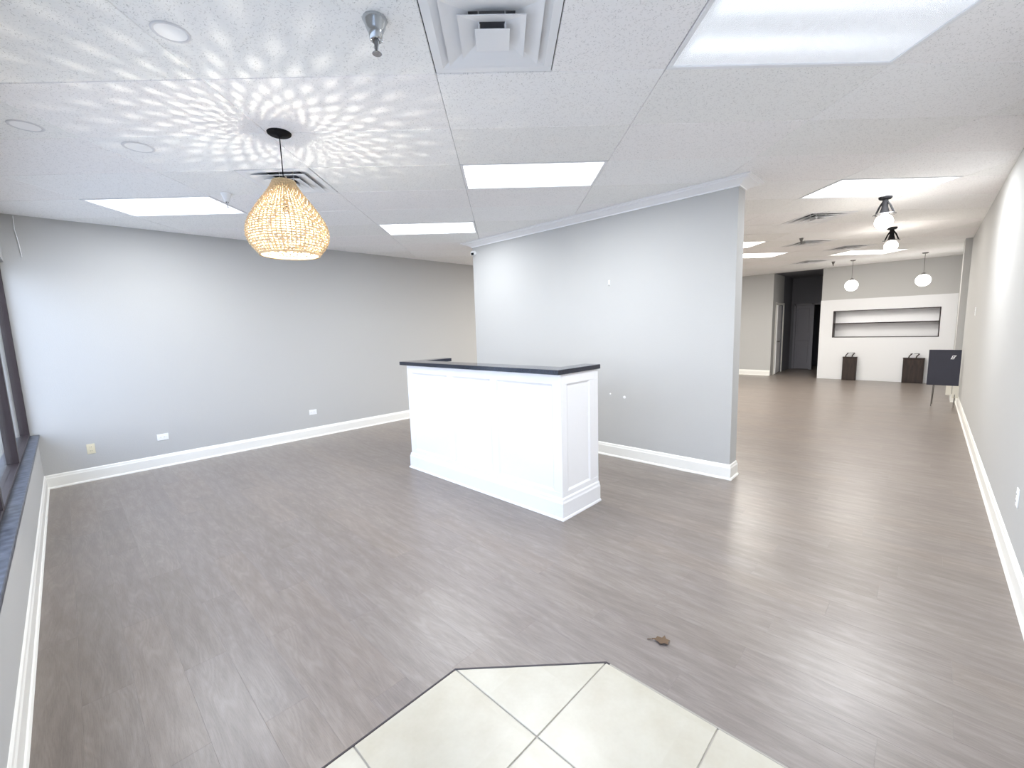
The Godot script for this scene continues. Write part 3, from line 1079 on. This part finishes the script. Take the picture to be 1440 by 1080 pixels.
func build_small() -> void:
	outlet(Vector3(XL, 0.384, -0.105), 0.072, 0.118, M.almond, "cream upright outlet plate nearest the window on the left wall", "wall_outlet", "outlets low on the left wall")
	outlet(Vector3(XL, 0.39, -0.776), 0.118, 0.082, M.plate, "white sideways outlet plate on the left wall beside the cream one", "wall_outlet", "outlets low on the left wall")
	outlet(Vector3(XL, 0.407, -2.68), 0.118, 0.082, M.plate, "white sideways outlet plate on the left wall towards the reception desk", "wall_outlet", "outlets low on the left wall")
	outlet(Vector3(XR, 0.483, -4.04), 0.072, 0.118, M.plate, "white outlet plate low on the right wall above the baseboard", "wall_outlet", "", -1.0)
	outlet(Vector3(XR, 1.672, -9.16), 0.09, 0.12, M.plate, "small white switch plate at head height on the right wall", "wall_switch", "", -1.0, 1)
	# security camera at the top left corner of the partition
	var t := thing("security_camera", "small white security camera with a black lens under the crown moulding", "camera", Vector3(-5.235, 2.835, -4.67))
	var b := mb(true)
	lathe(b, [Vector2(0.001, 0.03), Vector2(0.032, 0.028), Vector2(0.036, 0.022), Vector2(0.036, 0.0)], 20, Vector3.ZERO, Basis(Vector3.RIGHT, PI / 2))
	obj("base", b, M.plate, t)
	var h := mb()
	var ht := Transform3D(Basis(Vector3.UP, 0.75) * Basis(Vector3.RIGHT, 0.45), Vector3(0, -0.005, 0.045))
	box(h, Vector3(-0.028, -0.028, -0.03), Vector3(0.028, 0.028, 0.04), 0.008, ht)
	var hsg := obj("housing", h, M.plate, t)
	var l := mb()
	box(l, Vector3(-0.02, -0.02, 0.039), Vector3(0.02, 0.02, 0.044), 0.003, ht)
	obj("lens", l, M.black, hsg)
	# adhesive hook and two anchors on the partition
	var k := thing("wall_hook", "small white hook stuck high on the partition above the desk end", "hook", Vector3(-2.82, 2.15, -4.67))
	var kb := mb()
	box(kb, Vector3(-0.012, -0.03, 0), Vector3(0.012, 0.03, 0.005), 0.002)
	obj("backplate", kb, M.plate, k)
	var kh := mb(true)
	tube(kh, [Vector3(0, -0.005, 0.003), Vector3(0, -0.02, 0.014), Vector3(0, -0.026, 0.022), Vector3(0, -0.018, 0.028)], 0.004, 8)
	obj("prong", kh, M.plate, k)
	for e in [[-2.615, 0.765, 0.016, "white torn patch with a wall plug on the partition right of the desk"], [-2.81, 0.79, 0.009, "tiny white wall plug on the partition close to the desk edge"]]:
		var a := mb()
		lathe(a, [Vector2(0.001, 0.004), Vector2(e[2] * 0.5, 0.005), Vector2(e[2], 0.003), Vector2(e[2] * 1.15, 0.0)], 9, Vector3.ZERO, Basis(Vector3.RIGHT, PI / 2))
		var o := obj("wall_plug", a, M.plate)
		o.position = Vector3(e[0], e[1], -4.67)
		tag(o, e[3], "wall plug")
	# dry leaf on the planks
	var lf := mb(true)
	var edge := [Vector2(-0.034, -0.012), Vector2(-0.02, -0.004), Vector2(-0.012, 0.016), Vector2(0.004, 0.012), Vector2(0.014, 0.024), Vector2(0.022, 0.010), Vector2(0.034, 0.008), Vector2(0.024, -0.004), Vector2(0.026, -0.016), Vector2(0.010, -0.010), Vector2(-0.006, -0.018), Vector2(-0.016, -0.012)]
	for i in edge.size():
		var p: Vector2 = edge[i]
		var q: Vector2 = edge[(i + 1) % edge.size()]
		var y := func(v: Vector2) -> float: return 0.006 + 0.22 * absf(v.y) + 0.08 * absf(v.x)
		tri(lf, Vector3(0, 0.005, 0), Vector3(q.x, y.call(q), q.y), Vector3(p.x, y.call(p), p.y))
		tri(lf, Vector3(0, 0.0035, 0), Vector3(p.x, y.call(p) - 0.0015, p.y), Vector3(q.x, y.call(q) - 0.0015, q.y))
	var leaf := thing("dry_leaf", "curled brown dry leaf lying on the planks near the entrance tiles", "leaf", Vector3(-0.892, 0.0, -1.975))
	leaf.rotation.y = 0.9
	leaf.scale = Vector3(1.25, 1.2, 1.7)
	obj("blade", lf, M.leaf, leaf)
	var sm := mb()
	tube(sm, [Vector3(-0.03, 0.008, -0.010), Vector3(-0.042, 0.003, -0.017), Vector3(-0.05, 0.003, -0.018)], 0.0015, 5)
	obj("stem", sm, M.leaf, leaf)
	# loose cable in the corner by the window
	var cb := mb()
	tube(cb, [Vector3(XL + 0.006, 2.985, 0.20), Vector3(XL + 0.008, 2.85, 0.205), Vector3(XL + 0.007, 2.7, 0.19), Vector3(XL + 0.006, 2.56, 0.185)], 0.004, 6)
	var co := obj("wall_cable", cb, M.plate)
	tag(co, "thin pale cable hanging down the left wall at the window corner", "cable")
	# sign panel on thin legs by the right wall
	var s := thing("panel_stand", "dark navy panel on thin metal legs standing by the right wall", "sign stand", Vector3(0.235, 0, -10.82))
	var pa := mb()
	box(pa, Vector3(-0.195, 0.39, -0.012), Vector3(0.215, 1.025, 0.012), 0.004)
	var pan := obj("panel", pa, M.navy, s)
	var lg := mb()
	for e in [[-0.115, 0.03], [-0.10, -0.28], [0.17, 0.03], [0.185, -0.28]]:
		var one := mb()
		tube(one, [Vector3(e[0], 0.003, e[1]), Vector3(e[0] + 0.01, 0.40, -0.02)], 0.0065, 6)
		obj("leg", one, M.steel, s)
	for e in [[0.06, 0.22, 0.075], [0.145, 0.17, 0.08]]:
		var cl := mb()
		box(cl, Vector3(e[0], e[1], -0.006), Vector3(e[0] + e[2], 0.40, 0.006), 0.003)
		obj("cloth_flap", cl, M.cream, s)
	var lo := mb()
	var sk := Transform3D(Basis(Vector3(1, 0, 0), Vector3(0.35, 1, 0), Vector3(0, 0, 1)), Vector3(0.085, 0.865, 0.012))
	for e in [[0.0, 0.012, 0.0, 0.06], [0.012, 0.05, 0.05, 0.062], [0.03, 0.042, 0.0, 0.05], [0.0, 0.04, -0.004, 0.008], [0.012, 0.034, 0.024, 0.034]]:
		box(lo, Vector3(e[0], e[2], 0), Vector3(e[1], e[3], 0.002), 0, sk)
	obj("emblem", lo, M.plate, pan)
	# dark plumbing boxes at the foot of the mosaic wall
	for e in [[-1.595, -1.30, "narrow dark wood plumbing box with two small taps, left one at the mosaic wall"], [-0.40, -0.012, "wider dark wood plumbing box with two small taps, right one at the mosaic wall"]]:
		var w: float = (e[1] - e[0]) / 2
		var c := thing("plumbing_box", e[2], "cabinet", Vector3((e[0] + e[1]) / 2, 0, ZA + 0.012), "dark plumbing boxes at the mosaic wall")
		var bx := mb()
		box(bx, Vector3(-w, 0, 0), Vector3(w, 0.60, 0.12), 0.004)
		obj("body", bx, M.darkwood, c)
		var dr := mb()
		box(dr, Vector3(-w + 0.02, 0.03, 0.119), Vector3(w - 0.02, 0.57, 0.13), 0.004)
		obj("door", dr, M.darkwood, c)
		var tp := mb()
		box(tp, Vector3(-w - 0.008, 0.60, 0), Vector3(w + 0.008, 0.618, 0.132), 0.004)
		obj("top_board", tp, M.darkwood, c)
		for q in [-0.075, 0.06]:
			var tap := mb(true)
			tube(tap, [Vector3(q - 0.02, 0.615, 0.07), Vector3(q - 0.01, 0.66, 0.07), Vector3(q + 0.02, 0.70, 0.075), Vector3(q + 0.035, 0.72, 0.09)], 0.012, 8)
			obj("tap", tap, M.bronze, c)
		var br := mb(true)
		tube(br, [Vector3(-0.07, 0.72, 0.075), Vector3(0.09, 0.725, 0.075)], 0.008, 8)
		obj("spout_pipe", br, M.chrome, c)

# ---------------------------------------------------------------- scene
func _ready() -> void:
	rng.seed = 11
	var cam := Camera3D.new()
	cam.name = "camera"
	cam.position = Vector3(0, 1.6323, 0)
	cam.rotation = Vector3(-0.127, 0.768, -0.0318)
	cam.fov = rad_to_deg(2.0 * atan(540.0 / 605.693))
	cam.near = 0.02
	cam.far = 200.0
	add_child(cam)
	cam.current = true
	var we := WorldEnvironment.new()
	we.name = "environment"
	var env := Environment.new()
	env.background_mode = Environment.BG_SKY
	var sky := Sky.new()
	var sm := ProceduralSkyMaterial.new()
	sm.sky_top_color = Color(0.74, 0.82, 0.95)
	sm.sky_horizon_color = Color(0.935, 0.96, 1.0)
	sm.ground_horizon_color = Color(0.72, 0.74, 0.76)
	sm.ground_bottom_color = Color(0.6, 0.6, 0.6)
	sky.sky_material = sm
	env.sky = sky
	env.background_energy_multiplier = 6.6
	env.tonemap_mode = Environment.TONE_MAPPER_LINEAR
	env.tonemap_exposure = 1.06
	env.sdfgi_enabled = true
	env.ssao_enabled = true
	env.ssil_enabled = true
	we.environment = env
	add_child(we)
	materials()
	M.disc_rim = mat(Color8(222, 222, 224), 0.85)
	var white := Color(0.97, 0.985, 1.0)
	var warm := Color(1.0, 0.985, 0.955)
	troffer(-3, 4, "lit ceiling panel at far left behind the woven lamp, nearest the left wall", 2.7, white)
	troffer(0, 3, "lit ceiling panel in the middle, before the partition crown", 3.9, white)
	troffer(-1, 6, "lit ceiling panel by the left end of the partition crown", 2.7, white)
	troffer(1, 0, "large near ceiling panel with ribbed lens, at the top edge of the picture", 4.2, white, true)
	troffer(3, 4, "lit ceiling panel just before the black bulb lamps along the right aisle", 4.0, white)
	troffer(3, 9, "lit ceiling panel right behind the partition end, first of two there", 3.7, warm)
	troffer(4, 11, "lit ceiling panel farther behind the partition end, second of two there", 3.7, warm)
	troffer(6, 11, "farthest lit ceiling panel, before the white mosaic wall", 3.2, warm)
	troffer(1, 9, "added unseen ceiling panel just behind the partition", 3.7, warm)  # from here on the panels are unseen, added to brighten the back
	troffer(2, 12, "added unseen ceiling panel deeper behind the partition", 5.5, warm)
	troffer(4, 14, "added unseen ceiling panel behind the partition before the back wall", 4.5, warm)
	troffer(2, 15, "added unseen ceiling panel behind the partition along the left wall", 3.7, warm)
	diffuser(0, 0, 0, "white square air diffuser at the top edge, nearest the camera")
	diffuser(-2, 3, 1, "white square air diffuser with dark slots behind the woven lamp")
	diffuser(3, 6, 1, "white square air diffuser left of the black bulb lamps")
	diffuser(4, 9, 1, "white square air diffuser in the right aisle, second from the bulb lamps")
	diffuser(5, 10, 1, "white square air diffuser just left of the farther bulb lamp")
	diffuser(6, 13, 0, "white square air diffuser before the dark hall opening")
	build_floor()
	build_ceiling()
	build_walls()
	build_desk()
	woven_pendant()
	semi_flush(-0.45, -6.71, "black bulb lamp nearer of the two along the right aisle")
	semi_flush(-0.5, -9.05, "black bulb lamp farther of the two along the right aisle")
	globe_pendant(-1.39, -13.2, "left glowing globe pendant before the white mosaic wall")
	globe_pendant(-0.15, -13.2, "right glowing globe pendant before the white mosaic wall")
	sprinkler(-0.513, 2.083, "chrome fire sprinkler beside the nearest air diffuser", M.chrome, 1.45)
	sprinkler(-2.582, 4.345, "white fire sprinkler beside the far left ceiling panel", M.metal_white, 1.3)
	sprinkler(5.082, 7.404, "small fire sprinkler right of the partition end", M.steel, 0.9)
	sprinkler(8.013, 10.492, "small fire sprinkler left of the globe pendants", M.steel, 1.0)
	ceiling_disc(-1.436, 2.138, 0.075, "faint round grille in the ceiling near the chrome sprinkler")
	ceiling_disc(-2.538, 3.30, 0.095, "faint round grille in the ceiling left of the woven lamp's canopy")
	ceiling_disc(-2.954, 2.956, 0.085, "faint round grille in the ceiling at the left edge of the picture")
	build_small()
